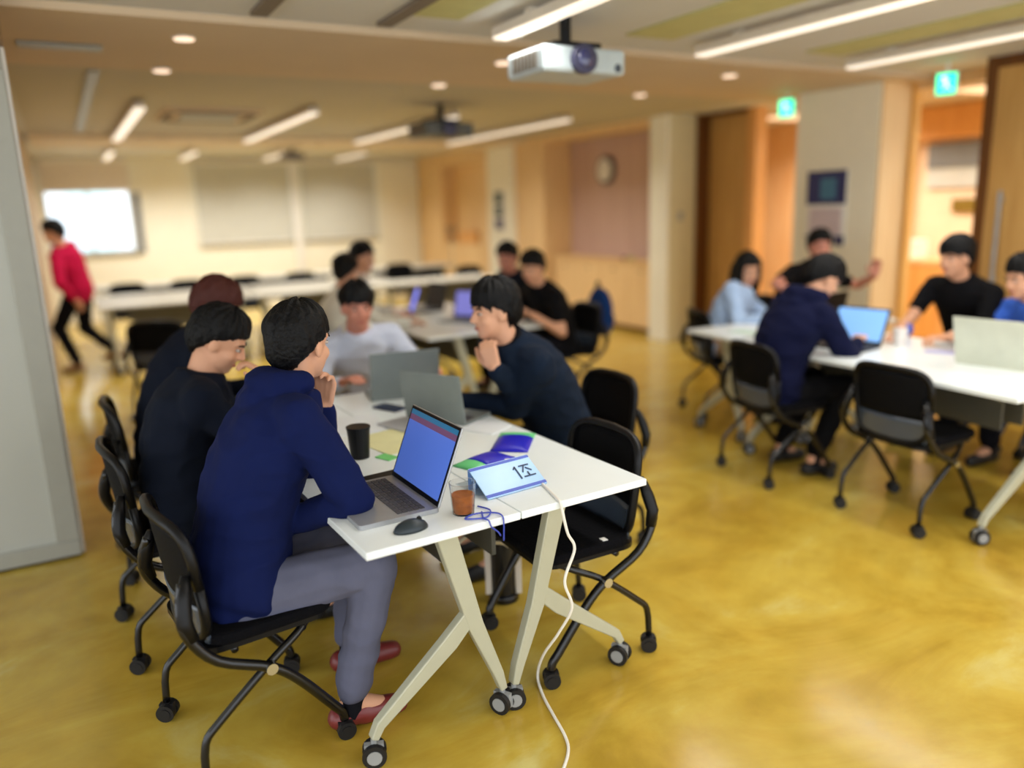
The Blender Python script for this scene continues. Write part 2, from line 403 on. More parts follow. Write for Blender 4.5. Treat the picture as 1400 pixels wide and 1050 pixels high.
obj('door_pull', bm, M['hub'], bpy.data.objects['door_3'])
# corridor
struct('wall_corridor', B(8.5, 8.6, 3.0, 9.5, 0, H), M['peach'])
struct('trim_24', B(8.3, 8.5, 4.2, 5.72, 2.16, 2.5), M['wood_o'])
struct('trim_25', B(8.40, 8.5, 5.72, 5.82, 0, H), M['wood'])
struct('trim_26', B(8.44, 8.5, 7.25, 9.4, 0, H), wood('bright_corridor_wood', (244, 206, 160), (236, 186, 132)))
struct('wall_corridor_end', B(6.7, 8.6, 9.5, 9.6, 0, H), M['wood'])
struct('window_4', B(8.46, 8.49, 4.6, 5.56, 1.65, 2.12), mat('corridor_screen', (196, 200, 198), .3))
obj('window_blind', B(8.44, 8.46, 4.6, 5.56, 1.86, 2.12), M['frame'], bpy.data.objects['window_4'])
tag(obj('door_sign', B(8.46, 8.5, 4.95, 5.25, 1.39, 1.53), mat('brown_sign', (124, 100, 32), .5), bevel=.005), 'small brown rectangular plate on the corridor wall', 'sign')
t = thing('corridor_cabinet', 'low orange wood cabinet in the corridor beyond the doorway', 'cabinet', (8.2, 5.35, 0), 0)
obj('body', B(-.18, .25, -.32, .3, 0, .86), M['wood_o'], t); obj('worktop', B(-.2, .25, -.34, .32, .86, .9), M['wood'], t)
obj('door', B(-.195, -.18, -.3, .28, .05, .84), M['wood_o'], t, bevel=.004)
tag(obj('white_box', B(-.1, .1, -.08, .08, 0, .2), M['white'], bevel=.01, loc=(8.2, 5.45, .9)), 'white box standing on the orange corridor cabinet', 'box')
for (yy, lab) in ((4.0, 'warm ceiling lamp added to light the corridor behind the right doorway'), (6.3, 'warm ceiling lamp added to light the corridor beyond the left doorway')):
    t = thing('corridor_fill_lamp', lab, 'lamp', (7.5, yy, H-.04), 0)  # added fixture that throws warm light into the corridor
    obj('housing', B(-.3, .3, -.6, .6, 0, .04), M['lampbody'], t)
    obj('diffuser', B(-.28, .28, -.58, .58, -.01, 0), mat('warm_diffuser', (255, 226, 188), .5, emit=.6, var=0), t)
    ld = bpy.data.lights.new('lamp_light', 'AREA'); ld.shape = 'RECTANGLE'; ld.size = .5; ld.size_y = 1.1; ld.energy = 34; ld.color = (1, .90, .76); ld.spread = math.radians(150)
    lo = bpy.data.objects.new('lamp_light', ld); C.objects.link(lo); lo.parent = t; lo.location = (0, 0, -.014)
# exit signs
for (x0, y0, z0, rz, lab) in ((5.93, 3.80, 2.40, .35, 'green glowing exit sign above the right doorway'), (5.92, 5.30, 2.40, 0.35, 'green glowing exit sign left of the white pillar')):
    t = thing('exit_sign', lab, 'sign', (x0, y0, z0), rz, 'green exit signs')
    obj('housing', B(-.02, .02, -.072, .072, -.09, .07), M['white'], t, bevel=.006)
    obj('face', B(-.026, -.02, -.066, .066, -.083, .063), M['exit'], t)
    # running figure
    bm = bm_(); ell(bm, (-.028, .018, .035), (.004, .013, .013), u=10, v=8)
    for a, b, rr in (((.01, .02), (-.005, -.02), .010), ((.008, .012), (.035, -.005), .006), ((.008, .015), (-.022, .012), .006), ((-.005, -.02), (.02, -.045), .008), ((-.005, -.02), (-.035, -.05), .008)):
        cap(bm, (-.028, a[0], a[1]), rr*.6, (-.028, b[0], b[1]), rr*.6, 8)
    obj('pictogram', bm, M['exitw'], t)
    obj('bracket', B(-.008, .008, -.01, .01, .07, .14), M['white'], t)
# posters
def poster(x, yc, z0, z1, w, parts, label, cat='poster', rot=0):
    t = thing('poster', label, cat, (x, yc, z0), rot)
    obj('board', B(-.015, 0, -w/2, w/2, 0, z1-z0), M['white'], t)
    for q, (a, b, c, d, mt) in enumerate(parts): obj('printed_panel', B(-.018-.0015*q, -.015, -w/2+a*w, -w/2+b*w, (z1-z0)*c, (z1-z0)*d), mt, t)
m_n = mat('poster_navy', (46, 50, 100), .5); m_t = mat('poster_teal', (70, 120, 150), .5); m_l = mat('poster_lilac', (206, 190, 196), .5); m_dt = mat('poster_dark_teal', (40, 74, 78), .5)
poster(6.03, 4.90, 1.17, 1.82, .42, [(.0, 1, .55, 1, m_n), (.25, .65, .62, .9, m_t), (.1, .9, .14, .5, m_l), (0, .22, 0, .12, m_n), (0, 1, .1, .13, m_n)], 'navy and lilac poster on the white pillar between doorways')
poster(5.98, 10.92, 1.24, 1.84, .34, [(.15, .85, .67, .97, m_dt), (.15, .85, .35, .62, m_dt), (.15, .85, .03, .3, m_n)], 'three dark pictures in a column on the pale far pillar')
# plant / lamp by far right wall
t = thing('coat_stand', 'thin grey stand beside the orange box at the far right wall', 'stand', (5.85, 12.45, 0), 0)
bm = bm_(); cyl(bm, (0, 0, 0), (0, 0, 1.3), .012); obj('pole', bm, M['panelframe'], t)
bm = bm_(); cyl(bm, (0, 0, 0), (0, 0, .02), .14); obj('base', bm, M['panelframe'], t)
bm = bm_()
for k in range(5):
    a = k*1.257; tube(bm, [(0, 0, 1.2), (.06*math.cos(a), .06*math.sin(a), 1.22), (.09*math.cos(a), .09*math.sin(a), 1.3)], .008, 6)
obj('hooks', bm, M['groove'], t)
tag(obj('storage_box', B(-.15, .13, -.35, .35, 0, .2), M['wood_o'], bevel=.01, loc=(6.18, 12.2, 1.0)), 'orange box on the ledge of the far right recess', 'box')

# ------------------------------------------------------------------ ceiling lamps
def lamp(x, y0, y1, label, z=2.45, k=1.0):
    t = thing('linear_lamp', label, 'ceiling lamp', (x, (y0+y1)/2, z), 0, 'linear ceiling lamps'); h = (y1-y0)/2
    obj('housing', B(-.045, .045, -h, h, .012, .06), M['lampbody'], t, bevel=.006)
    obj('diffuser', B(-.042, .042, -h+.01, h-.01, 0, .012), M['lamp'], t)
    ld = bpy.data.lights.new('lamp_light', 'AREA'); ld.shape = 'RECTANGLE'; ld.size = .07; ld.size_y = 2*h-.04
    ld.energy = LAMP_W*2*h*k; ld.color = (1, .97, .93); ld.spread = math.radians(145)
    lo = bpy.data.objects.new('lamp_light', ld); C.objects.link(lo); lo.parent = t; lo.location = (0, 0, -.004)
    for s in (-1, 1): obj('bracket', B(-.02, .02, s*h*.8-.03, s*h*.8+.03, .06, H-z), M['lampbody'], t)
for x, nm in ((.7, 'far-left ceiling lamp, the steepest of the middle row'), (2.11, 'second ceiling lamp from the left in the middle row'), (3.49, 'long middle-row ceiling lamp ending at the small projector'), (4.8, 'rightmost middle-row ceiling lamp, beside the small projector')):
    lamp(x, 7.2, 10.15, 'white linear '+nm)
for x, y1, nm in ((2.15, 3.87, 'lamp left of the near projector'), (3.54, 3.87, 'lamp right of the near projector'), (4.91, 3.87, 'lamp nearest the right edge')):
    lamp(x, .6, y1, 'white linear front-row ceiling '+nm, k=.62)
for x, nm in ((.75, 'above the bright window'), (1.8, 'left of the first blind'), (3.05, 'before the first blind'), (4.25, 'before the second blind')):
    lamp(x, 12.0, 13.4, 'short back-row ceiling lamp '+nm, k=2.0)
for x, y, nm in ((.70, 4.62, 'leftmost, nearer'), (.70, 5.64, 'leftmost, farther'), (2.62, 5.67, 'middle, farther'), (2.63, 4.69, 'middle, left of the near projector'), (4.52, 5.67, 'right, farther'), (4.51, 4.60, 'right, nearer')):
    t = thing('downlight', 'small round recessed downlight in the beige band, '+nm, 'downlight', (x, y, H-.035), 0, 'recessed downlights')
    bm = bm_(); cyl(bm, (0, 0, -.008), (0, 0, .004), .062); obj('trim_ring', bm, M['lampbody'], t)
    bm = bm_(); cyl(bm, (0, 0, -.014), (0, 0, -.008), .05); obj('lens', bm, M['spot'], t)

# ------------------------------------------------------------------ projectors
def projector(loc, rz, label, s=1, bc=(186, 198, 202)):
    t = thing('projector', label, 'projector', loc, rz, None)
    bm = bm_(); box(bm, -.25*s, .25*s, 0, .36*s, -.062*s, .062*s); obj('body', bm, mat('projector_casing', bc, .4), t, bevel=.02*s)
    bm = bm_(); cyl(bm, (-.02*s, -.035*s, 0), (-.02*s, .01, 0), .072*s, 28); obj('lens_ring', bm, mat('lens_ring_grey', (58, 58, 84), .3), t, bevel=.008*s)
    bm = bm_(); ell(bm, (-.02*s, -.03*s, 0), (.048*s, .02*s, .048*s)); obj('lens', bm, mat('lens_glass', (50, 54, 96), .05, coat=1), t, smooth=True)
    bm = bm_()
    for k in range(7): box(bm, -.255*s, -.249*s, .06*s+k*.035*s, .08*s+k*.035*s, -.04*s, .04*s)
    obj('side_vent', bm, M['groove'], t)
    bm = bm_(); cyl(bm, (0, .18*s, .075*s), (0, .18*s, H-loc[2]), .03*s); obj('ceiling_pole', bm, M['black'], t)
    obj('mount_plate', B(-.14*s, .14*s, .06*s, .30*s, .075*s, .095*s), M['black'], t)
    bm = bm_(); ell(bm, (.2*s, -.001, -.03*s), (.022*s, .01*s, .022*s)); obj('sensor', bm, M['lens'] if 'lens' in M else M['shell'], t, smooth=True)
    return t
projector((2.40, 3.44, 2.30), 0, 'large white ceiling projector with lens towards the camera')
projector((3.22, 6.75, 2.30), .1, 'darker ceiling projector between two long lamps, farther back', 1, (96, 100, 98))
projector((2.95, 11.2, 2.36), 0, 'tiny dark ceiling projector farthest back near the windows', .6, (110, 100, 90))

# ------------------------------------------------------------------ tables
def caster(bm_t, bm_h, x, y, r=.034, ang=0.):
    a = Matrix.Translation((x, y, r)) @ Matrix.Rotation(ang, 4, 'Z')
    for s in (-1, 1):
        p0 = a @ V((s*.010, 0, 0)); p1 = a @ V((s*.026, 0, 0)); cyl(bm_t, p0, p1, r, 20)
        q0 = a @ V((s*.0262, 0, 0)); q1 = a @ V((s*.029, 0, 0)); cyl(bm_h, q0, q1, r*.62, 16)
    c0 = a @ V((0, 0, 0)); cyl(bm_h, c0+V((0, 0, r*.2)), c0+V((0, 0, r+.012)), .009, 10); box(bm_h, -.009, .009, -r*.8, r*.8, -r*.5, r*.9, mx=a)
def table(name, label, loc, rz, side, L=1.8, W=.485, group=None, tm='top'):
    """side=+1: main leg ends at +x, side branch at -x. Origin under the centre of the near short edge."""
    t = thing(name, label, 'table', loc, rz, group)
    bm = bm_(); box(bm, -W/2+.001, W/2-.001, 0, L, .697, .72); obj('tabletop', bm, M[tm], t, bevel=.003)
    for k, yy in enumerate((.115, L-.115)):
        bm = bm_(); s = side
        bar(bm, [(s*.045, .692), (s*.045, .66), (s*.13, .34), (s*.205, .145), (s*.222, .085)], [.068, .066, .052, .034, .024], .035, yy)
        bar(bm, [(s*.12, .385), (s*.04, .31), (-s*.20, .125), (-s*.222, .085)], [.05, .058, .032, .024], .032, yy)
        lg = obj('leg', bm, M['legm'], t, bevel=.004)
        for xx in (s*.222, -s*.222):
            b1, b2 = bm_(), bm_(); caster(b1, b2, xx, yy, .036, .5 if xx > 0 else 1.2)
            o = obj('caster', b1, M['tyre'], lg); 
            me = o.data; b3 = bmesh.new(); b3.from_mesh(me); n0 = len(b3.faces)
            tmp = bpy.data.meshes.new('t'); b2.to_mesh(tmp); b3.from_mesh(tmp); b2.free()
            for f in list(b3.faces)[n0:]: f.material_index = 1
            b3.to_mesh(me); b3.free(); me.materials.append(M['hub'])
    bm = bm_(); box(bm, -.02, .02, .13, L-.13, .645, .685); box(bm, -W/2+.06, W/2-.06, .12, .16, .672, .696); box(bm, -W/2+.06, W/2-.06, L-.16, L-.12, .672, .696)
    obj('crossbeam', bm, M['modesty'], t)
    bm = bm_(); box(bm, -.008+.16*side, .008+.16*side, .32, L-.3, .44, .68); obj('modesty_panel', bm, M['modesty'], t)
    return t
R1 = math.radians(2.26)
def along(o, d, rz): return (o[0]+d*math.cos(rz), o[1]+d*math.sin(rz), 0)
Bc = (.588, 1.873)
table('folding_table', 'white table in the front group, near-left, holding the open laptop', along(Bc, .243, R1), R1, 1, group='front group tables')
table('folding_table', 'white table in the front group, near-right, with a white cable over its edge', along(Bc, .243+.487, R1), R1, -1, group='front group tables')
R2 = math.radians(-5)
Bd = (3.50, 1.80)
table('folding_table', 'white table of the right group, nearest the empty chair', along(Bd, .243, R2), R2, 1, group='right group tables')
table('folding_table', 'white table of the right group, farther from the empty chair', along(Bd, .243+.487, R2), R2, -1, group='right group tables')
table('folding_table', 'white table set crosswise at the far end of the right group', (3.72, 3.92, 0), R2-PI/2, 1, L=1.5, group='right group tables')
table('folding_table', 'white table of the middle group, left half', (2.143+.243, 5.03, 0), 0, 1, group='middle group tables')
table('folding_table', 'white table of the middle group, right half', (2.143+.73, 5.03, 0), 0, -1, group='middle group tables')
dk = ['leftmost back-room desk in the nearer row', 'middle back-room desk in the nearer row', 'right back-room desk in the nearer row']
for k in range(3):
    table('back_desk', 'long pale '+dk[k], (.25+k*1.55, 9.3, 0), -PI/2, 1, L=1.52, W=.6, group='back room desks', tm='desktop')
dk = ['leftmost back-room desk in the farther row', 'second back-room desk in the farther row', 'third back-room desk in the farther row']
for k in range(3):
    table('back_desk', 'long pale '+dk[k], (.25+k*1.75, 11.75, 0), -PI/2, 1, L=1.7, W=.6, group='back room desks', tm='desktop')

dk = ['left back-room desk in the middle row', 'right back-room desk in the middle row']
for k in range(2):
    table('back_desk', 'long pale '+dk[k], (.25+k*1.75, 10.15, 0), -PI/2, 1, L=1.7, W=.6, group='back room desks', tm='desktop')

# ------------------------------------------------------------------ chairs
def make_chair(label, loc, rz, group):
    t = thing('office_chair', label, 'chair', loc, rz, group)
    bm = bm_(); rrect(bm, 0, .02, .218, .19, .07, .425, .462); o = obj('seat', bm, M['seat'], t, smooth=False, bevel=.012)
    bm = bm_(); rrect(bm, 0, 0, .205, .20, .07, .408, .426); obj('seat_pan', bm, M['black'], t)
    def bp(x, z):   # backrest surface
        k = (z-.42)/.4; return V((x, -.190-.05*k+.10*(x/.22)**2*.45, z))
    # frame
    pts = []
    for a in range(0, 33):
        th = 2*PI*a/32; cx, sz = math.cos(th), math.sin(th)
        e = .45; x = .215*math.copysign(abs(cx)**e, cx); z = .612+.182*math.copysign(abs(sz)**e, sz)
        x *= 1-.10*(1-(z-.42)/.4); pts.append(bp(x, z))
    bm = bm_(); tube(bm, pts, .015, 8); obj('backrest_frame', bm, M['black'], t, smooth=True)
    def sheet(z0, z1, th, mt, nm):
        bm = bm_(); nx, nz = 12, 6; F = []
        for s in (0, 1):
            g = []
            for j in range(nz+1):
                z = z0+(z1-z0)*j/nz; hw = .205*(1-.10*(1-(z-.42)/.4))
                if z > .755: hw -= .03*(z-.755)/.035
                g.append([bm.verts.new(bp(-hw+2*hw*i/nx, z)+V((0, (s-.5)*th, 0))) for i in range(nx+1)])
            F.append(g)
        for s in (0, 1):
            for j in range(nz):
                for i in range(nx): bm.faces.new((F[s][j][i], F[s][j][i+1], F[s][j+1][i+1], F[s][j+1][i]))
        rim = [(j, 0) for j in range(nz+1)]+[(nz, i) for i in range(1, nx+1)]+[(j, nx) for j in range(nz-1, -1, -1)]+[(0, i) for i in range(nx-1, 0, -1)]
        for a, b in zip(rim, rim[1:]+rim[:1]): bm.faces.new((F[0][a[0]][a[1]], F[0][b[0]][b[1]], F[1][b[0]][b[1]], F[1][a[0]][a[1]]))
        obj(nm, bm, mt, t, smooth=True)
    sheet(.545, .786, .004, M['meshf'], 'mesh_panel'); sheet(.435, .55, .012, M['shell'], 'lower_shell')
    for s in (-1, 1):
        bm = bm_()
        tube(bm, [(s*.2, -.215, .64), (s*.225, -.235, .57), (s*.24, -.225, .50), (s*.245, -.16, .41), (s*.243, -.02, .335), (s*.238, .06, .26), (s*.23, .165, .12), (s*.226, .19, .085), (s*.225, .195, .06)],
             .0155, 10, 4)
        obj('front_leg', bm, M['blackm'], t, smooth=True)
        bm = bm_()
        tube(bm, [(s*.17, .13, .41), (s*.20, .08, .385), (s*.226, -.02, .335), (s*.226, -.17, .215), (s*.226, -.215, .165), (s*.226, -.225, .06)], .012, 10, 3)
        obj('rear_leg', bm, M['blackm'], t, smooth=True)
        bm = bm_(); tube(bm, [(s*.198, -.205, .66), (s*.215, -.222, .60), (s*.235, -.230, .545), (s*.242, -.215, .49)], [.012, .022, .022, .017], 10)
        obj('back_bracket', bm, M['black'], t, smooth=True)
        bm = bm_(); cyl(bm, (s*.235, -.02, .335), (s*.262, -.02, .335), .017, 16); obj('pivot_cap', bm, M['chrome'], t)
        for y0 in (.195, -.225):
            b1 = bm_(); caster(b1, b1, s*.225, y0, .029, random.uniform(-.8, .8)); obj('caster', b1, M['tyre'], t)
    bm = bm_(); cyl(bm, (-.2, .10, .395), (.2, .10, .395), .011, 10); cyl(bm, (-.2, -.1, .40), (.2, -.1, .40), .011, 10); obj('cross_tube', bm, M['blackm'], t, smooth=True)
    return t
ch0 = make_chair('empty black mesh chair at the right side of the front table', (1.450, 2.262, 0), PI/2, 'black mesh chairs')
def face(dx, dy): return math.atan2(-dx, dy)
G = 'black mesh chairs'
def chair(x, y, rz, label): return dup(ch0, (x, y, 0), rz, label, G)
chair(.35, 2.36, -PI/2+.12, 'black mesh chair under the man in the royal navy hoodie, front left')
chair(.26, 3.14, -PI/2+.05, 'black mesh chair at the left, just behind the front-left chair')
chair(.30, 3.92, -PI/2, 'black mesh chair of the reddish-haired person, far left of the front table')
chair(2.02, 3.0, PI/2, 'black mesh chair behind the back of the man in the slate jacket')
chair(1.45, 4.42, PI, 'black mesh chair of the pale-shirted person at the far table end')
chair(3.60, 2.33, face(1, -.03), 'empty black mesh chair with its back to us, at the right table')
chair(3.55, 3.15, face(1, -.16), 'black mesh chair under the man in the deep navy hoodie')
chair(4.28, 4.36, face(.93, -.36), 'black mesh chair of the long-haired person in pale blue')
chair(5.05, 4.55, PI, 'black mesh chair of the person with a raised arm')
chair(5.1, 2.85, PI/2, 'black mesh chair of the man in the black t-shirt, right group')
chair(5.1, 2.25, PI/2, 'black mesh chair at the right edge of the photo')
chair(1.78, 5.75, -PI/2, 'black mesh chair of the nearer white-shirted person, middle group')
chair(1.93, 6.52, -PI/2, 'black mesh chair of the farther white-shirted person, middle group')
chair(3.52, 5.35, PI/2, 'black mesh chair of the nearer black-shirted person, middle group')
chair(3.62, 6.05, PI/2, 'black mesh chair of the farther black-shirted person, middle group')
chair(.62, 7.0, face(.3, 1), 'single black mesh chair standing before the back desks, at left')
nm = ['first from the left', 'second from the left', 'third from the left', 'fourth from the left', 'fifth from the left', 'sixth from the left', 'seventh from the left']
for k, (x, y) in enumerate(((.66, 10.85), (1.36, 10.8), (2.08, 10.8), (2.82, 10.75), (4.45, 11.2), (4.38, 9.85), (4.98, 9.85))):
    chair(x, y, PI if k < 5 else PI+.1, 'empty black mesh chair behind the back desks, '+nm[k])
tagm = obj('care_tag', B(-.012, .012, -.010, .010, 0, .002), M['white'], ch0, loc=(-.192, -.05, .4625))

# ------------------------------------------------------------------ desktop things
Z0 = .7205
def laptop(loc, rz, label, body, scr, ang=105, w=.33, d=.225, bands=False):
    t = thing('laptop', label, 'laptop', loc, rz)    # user at -y, hinge at +y
    bm = bm_(); rrect(bm, 0, 0, w/2, d/2, .012, 0, .014); obj('base', bm, body, t)
    bm = bm_()
    for j in range(5):
        for i in range(13): box(bm, -w/2+.02+i*(w-.04)/13, -w/2+.02+(i+.85)*(w-.04)/13, .0+j*.018-.0, .0+j*.018+.015, .014, .016)
    obj('keyboard', bm, M['key'], t)
    bm = bm_(); box(bm, -.05, .05, -.095, -.025, .014, .0148); obj('touchpad', bm, M['panelframe'], t)
    a = Matrix.Translation((0, d/2-.004, .012)) @ Matrix.Rotation(math.radians(180-ang)-PI/2, 4, 'X')
    a = Matrix.Translation((0, d/2-.004, .012)) @ Matrix.Rotation(-math.radians(ang-90), 4, 'X')
    l = obj('lid', B(-w/2, w/2, -.003, .004, 0, d, mx=a), body, t, bevel=.003)
    obj('bezel', B(-w/2+.003, w/2-.003, -.0045, -.003, .003, d-.003, mx=a), M['black'], l)
    if scr: obj('screen', B(-w/2+.012, w/2-.012, -.006, -.0045, .018, d-.012-(.035 if bands else 0), mx=a), scr, l)
    if bands:
        obj('screen_top_bar', B(-w/2+.012, w/2-.012, -.006, -.0045, d-.028, d-.012, mx=a), M['scrband'], l)
        obj('screen_menu_bar', B(-w/2+.012, w/2-.012, -.006, -.0045, d-.047, d-.028, mx=a), M['scrred'], l)
    return t
laptop((.745, 2.205, Z0), face(1, .02), 'open silver laptop with blue screen before the navy-hoodie man', M['lap'], M['scr'], 112, w=.36, d=.25, bands=True)
laptop((1.36, 3.55, Z0), face(-.2, -1), 'open grey laptop with its lid towards us at the far table end', M['lapg'], None, 100)
laptop((1.36, 3.0, Z0), face(-.85, -.52), 'open pale grey laptop before the man in the slate jacket', M['lapg'], M['scr'], 100, w=.30, d=.21)
laptop((3.98, 3.05, Z0), face(1, .15), 'open laptop with light blue screen in the right group', M['black'], M['scr2'], 115)
laptop((4.17, 2.24, Z0), face(-1, -.1), 'pale laptop with its lid towards us, right edge of the photo', M['lapw'], None, 105, w=.36, d=.25)
laptop((4.55, 3.75, Z0), face(.1, -1), 'dark laptop on the crosswise table of the right group', M['black'], None, 100)
laptop((2.45, 6.35, Z0), face(1, -.35), 'laptop with vivid blue screen in the middle group', M['black'], mat('screen_vivid_blue', (70, 90, 215), .3, emit=.8), 110)
laptop((2.70, 5.60, Z0), face(.85, .5), 'laptop with violet-blue screen nearest in the middle group', M['lapg'], mat('screen_violet', (110, 110, 180), .3, emit=.6), 105)
laptop((2.75, 6.50, Z0), face(.9, .1), 'dark laptop beside the vivid blue one in the middle group', M['black'], None, 105)
# mice / phones / cups
t = thing('computer_mouse', 'dark grey computer mouse beside the silver laptop', 'mouse', (.75, 1.955, Z0), face(1, .1))
bm = bm_(); ell(bm, (0, 0, .0), (.032, .053, .030)); 
for v in bm.verts: v.co.z = max(v.co.z, 0)
obj('shell', bm, mat('mouse_grey', (36, 46, 52), .4), t, smooth=True)
bm = bm_(); cyl(bm, (-.003, .028, .026), (.003, .028, .026), .007); obj('scroll_wheel', bm, M['black'], t)
def slab(name, loc, rz, sx, sy, sz, mt, label, cat, rad=.008):
    bm = bm_(); rrect(bm, 0, 0, sx/2, sy/2, rad, 0, sz); o = obj(name, bm, mt, loc=loc); o.rotation_euler = (0, 0, rz); return tag(o, label, cat)
slab('phone', (.83, 2.41, Z0), face(1, .1), .075, .15, .009, M['black'], 'black phone lying behind the silver laptop', 'phone')
slab('phone', (1.20, 3.30, Z0), .4, .075, .15, .009, mat('phone_navy', (26, 34, 66), .3), 'dark blue phone lying by the far grey laptop', 'phone')
def cup(loc, r0, r1, h, mt, label, lid=None, content=None, name='cup'):
    t = thing(name, label, 'cup', loc)
    bm = bm_(); nseg = 24
    x, y = V((1, 0, 0)), V((0, 1, 0)); rings = [((0, 0, 0), r0), ((0, 0, h), r1), ((0, 0, h), r1-.002), ((0, 0, .003), r0-.002)]
    vs = [[bm.verts.new((r*math.cos(2*PI*i/nseg), r*math.sin(2*PI*i/nseg), c[2])) for i in range(nseg)] for c, r in rings]
    for a, b in zip(vs, vs[1:]):
        for i in range(nseg): bm.faces.new((a[i], a[(i+1) % nseg], b[(i+1) % nseg], b[i]))
    bm.faces.new(vs[0][::-1]); bm.faces.new(vs[-1]); obj('body', bm, mt, t, smooth=False)
    if lid: bm = bm_(); cyl(bm, (0, 0, h), (0, 0, h+.008), r1+.002); obj('lid', bm, lid, t)
    if content: bm = bm_(); cyl(bm, (0, 0, .004), (0, 0, h*.62), r0-.003, 24, r1-.006); obj('content', bm, content, t)
    return t
cup((.85, 2.68, Z0), .034, .042, .11, M['black'], 'black takeaway cup standing by the navy-hoodie man', M['black'])
cup((.93, 1.985, Z0), .032, .04, .095, mat('clear_plastic', (245, 245, 245), .08, trans=1, ior=1.2, var=0), 'clear plastic cup of brown snacks near the table edge', None, mat('brown_snacks', (166, 92, 34), .6, var=.3, scale=60, bump=.6))
cup((4.28, 2.90, Z0), .034, .042, .10, mat('cup_white', (236, 230, 226), .5), 'white and orange cup in the right group', None, mat('orange_fill', (216, 96, 30), .5))
# paper pieces
def paper(loc, rz, sx, sy, mt, label, h=.003, cat='paper'): return slab('paper_sheet', loc, rz, sx, sy, h, mt, label, cat, .002)
M['paper'] = mat('paper_white', (232, 236, 240), .7, var=.02); M['papery'] = mat('paper_yellow', (226, 222, 170), .7); M['paperg'] = mat('paper_green', (120, 206, 120), .7)
paper((1.02, 2.80, Z0), .2, .21, .29, M['papery'], 'pale yellow sheet behind the silver laptop screen')
paper((.93, 2.62, Z0), .4, .05, .075, M['paperg'], 'small green sticky note beside the black cup')
paper((1.40, 2.78, Z0), .5, .15, .21, M['paper'], 'white sheet in front of the man in the slate jacket')
paper((.98, 3.12, Z0), -.2, .21, .29, M['paper'], 'white sheet on the left of the front table middle')
paper((4.25, 2.60, Z0), .4, .10, .20, mat('paper_lilac', (176, 176, 216), .6), 'lilac card lying in the right group')
paper((2.55, 5.25, Z0), .2, .21, .29, M['paper'], 'white sheet on the near end of the middle group table')
paper((3.95, 3.80, Z0), .2, .15, .2, mat('paper_mint', (196, 220, 206), .6), 'mint sheet by the long-haired person')
slab('notebook', (1.15, 2.98, Z0), .3, .15, .2, .01, mat('notebook_grey', (180, 180, 184), .6), 'grey notebook in the middle of the front table', 'notebook')
bm = bm_(); ell(bm, (0, 0, .045), (.045, .045, .045)); tag(obj('tissue_pack', bm, M['c_royal'], smooth=True, loc=(4.55, 3.05, Z0)), 'dark blue round pouch behind the light blue laptop', 'pouch')
slab('snack_pack', (4.05, 3.45, Z0), .2, .14, .2, .02, mat('pack_teal', (110, 140, 140), .6), 'teal packet behind the light blue laptop', 'packet')
# snack packets with blue and green foil
def packet(loc, rz, label, sx=.20, sy=.12):
    t = thing('snack_packet', label, 'packet', loc, rz, 'blue and green packets'); 
    def pil(x0, x1, mt, nm):
        bm = bm_(); n = 8; top = []; bot = []
        for j in range(n+1):
            y = -sy/2+sy*j/n; ra = []; rb = []
            for i in range(n+1):
                x = x0+(x1-x0)*i/n; u = 2*x/sx; v = 2*y/sy; h = .016*max(0, (1-u*u))**.5*max(0, (1-v*v))**.5
                ra.append(bm.verts.new((x, y, .0035+h))); rb.append(bm.verts.new((x, y, 0.001)))
            top.append(ra); bot.append(rb)
        for g, fl in ((top, 0), (bot, 1)):
            for j in range(n):
                for i in range(n):
                    q = (g[j][i], g[j][i+1], g[j+1][i+1], g[j+1][i]); bm.faces.new(q[::-1] if fl else q)
        rim = [(0, i) for i in range(n)]+[(j, n) for j in range(n)]+[(n, i) for i in range(n, 0, -1)]+[(j, 0) for j in range(n, 0, -1)]
        for a, b in zip(rim, rim[1:]+rim[:1]): bm.faces.new((top[a[0]][a[1]], bot[a[0]][a[1]], bot[b[0]][b[1]], top[b[0]][b[1]]))
        obj(nm, bm, mt, t, smooth=True)
    pil(-sx*.22, sx*.5, mat('foil_blue', (36, 34, 190), .3), 'blue_half'); pil(-sx*.5, -sx*.22, mat('foil_green', (110, 214, 140), .35), 'green_half')
packet((1.20, 2.37, Z0), .35, 'blue and green snack packet just behind the name sign')
packet((1.40, 2.51, Z0), PI+.9, 'blue and green snack packet nearer the right table edge', .24, .14)
# name sign: acrylic stand 1조
t = thing('name_sign', 'blue acrylic table sign reading 1조', 'sign', (1.145, 2.09, Z0), math.radians(6))
tilt = Matrix.Rotation(math.radians(-62), 4, 'X')
face_m = Matrix.Translation((0, -.05, .004)) @ Matrix.Rotation(math.radians(-58), 4, 'X')
obj('sign_face', B(-.115, .115, 0, .004, 0, .13, mx=face_m), mat('sign_light_blue', (168, 206, 246), .25), t)
bm = bm_(); box(bm, -.115, .115, -.002, 0, .004, .014, mx=face_m); box(bm, -.115, .115, -.002, 0, .118, .127, mx=face_m)
obj('blue_stripes', bm, mat('sign_blue', (70, 92, 190), .4), t)
obj('back_support', B(-.115, .115, .0, .14, -.002, 0.002), M['glass'], t)
obj('rear_leaf', B(-.115, .115, .06, .064, 0.002, .07), mat('acrylic_rear', (120, 160, 220), .2), t)
bm = bm_()
def stroke(a, b, w=.0042):
    a, b = V((a[0], 0, a[1])), V((b[0], 0, b[1])); d = b-a; ang = math.atan2(d.z, d.x)
    mm = face_m @ Matrix.Translation(((a+b)/2)+V((0, -.002, 0))) @ Matrix.Rotation(-ang, 4, 'Y')
    box(bm, -d.length/2, d.length/2, -.001, .001, -w/2, w/2, mx=mm)
stroke((.040, .040), (.040, .092)); stroke((.030, .082), (.040, .092))
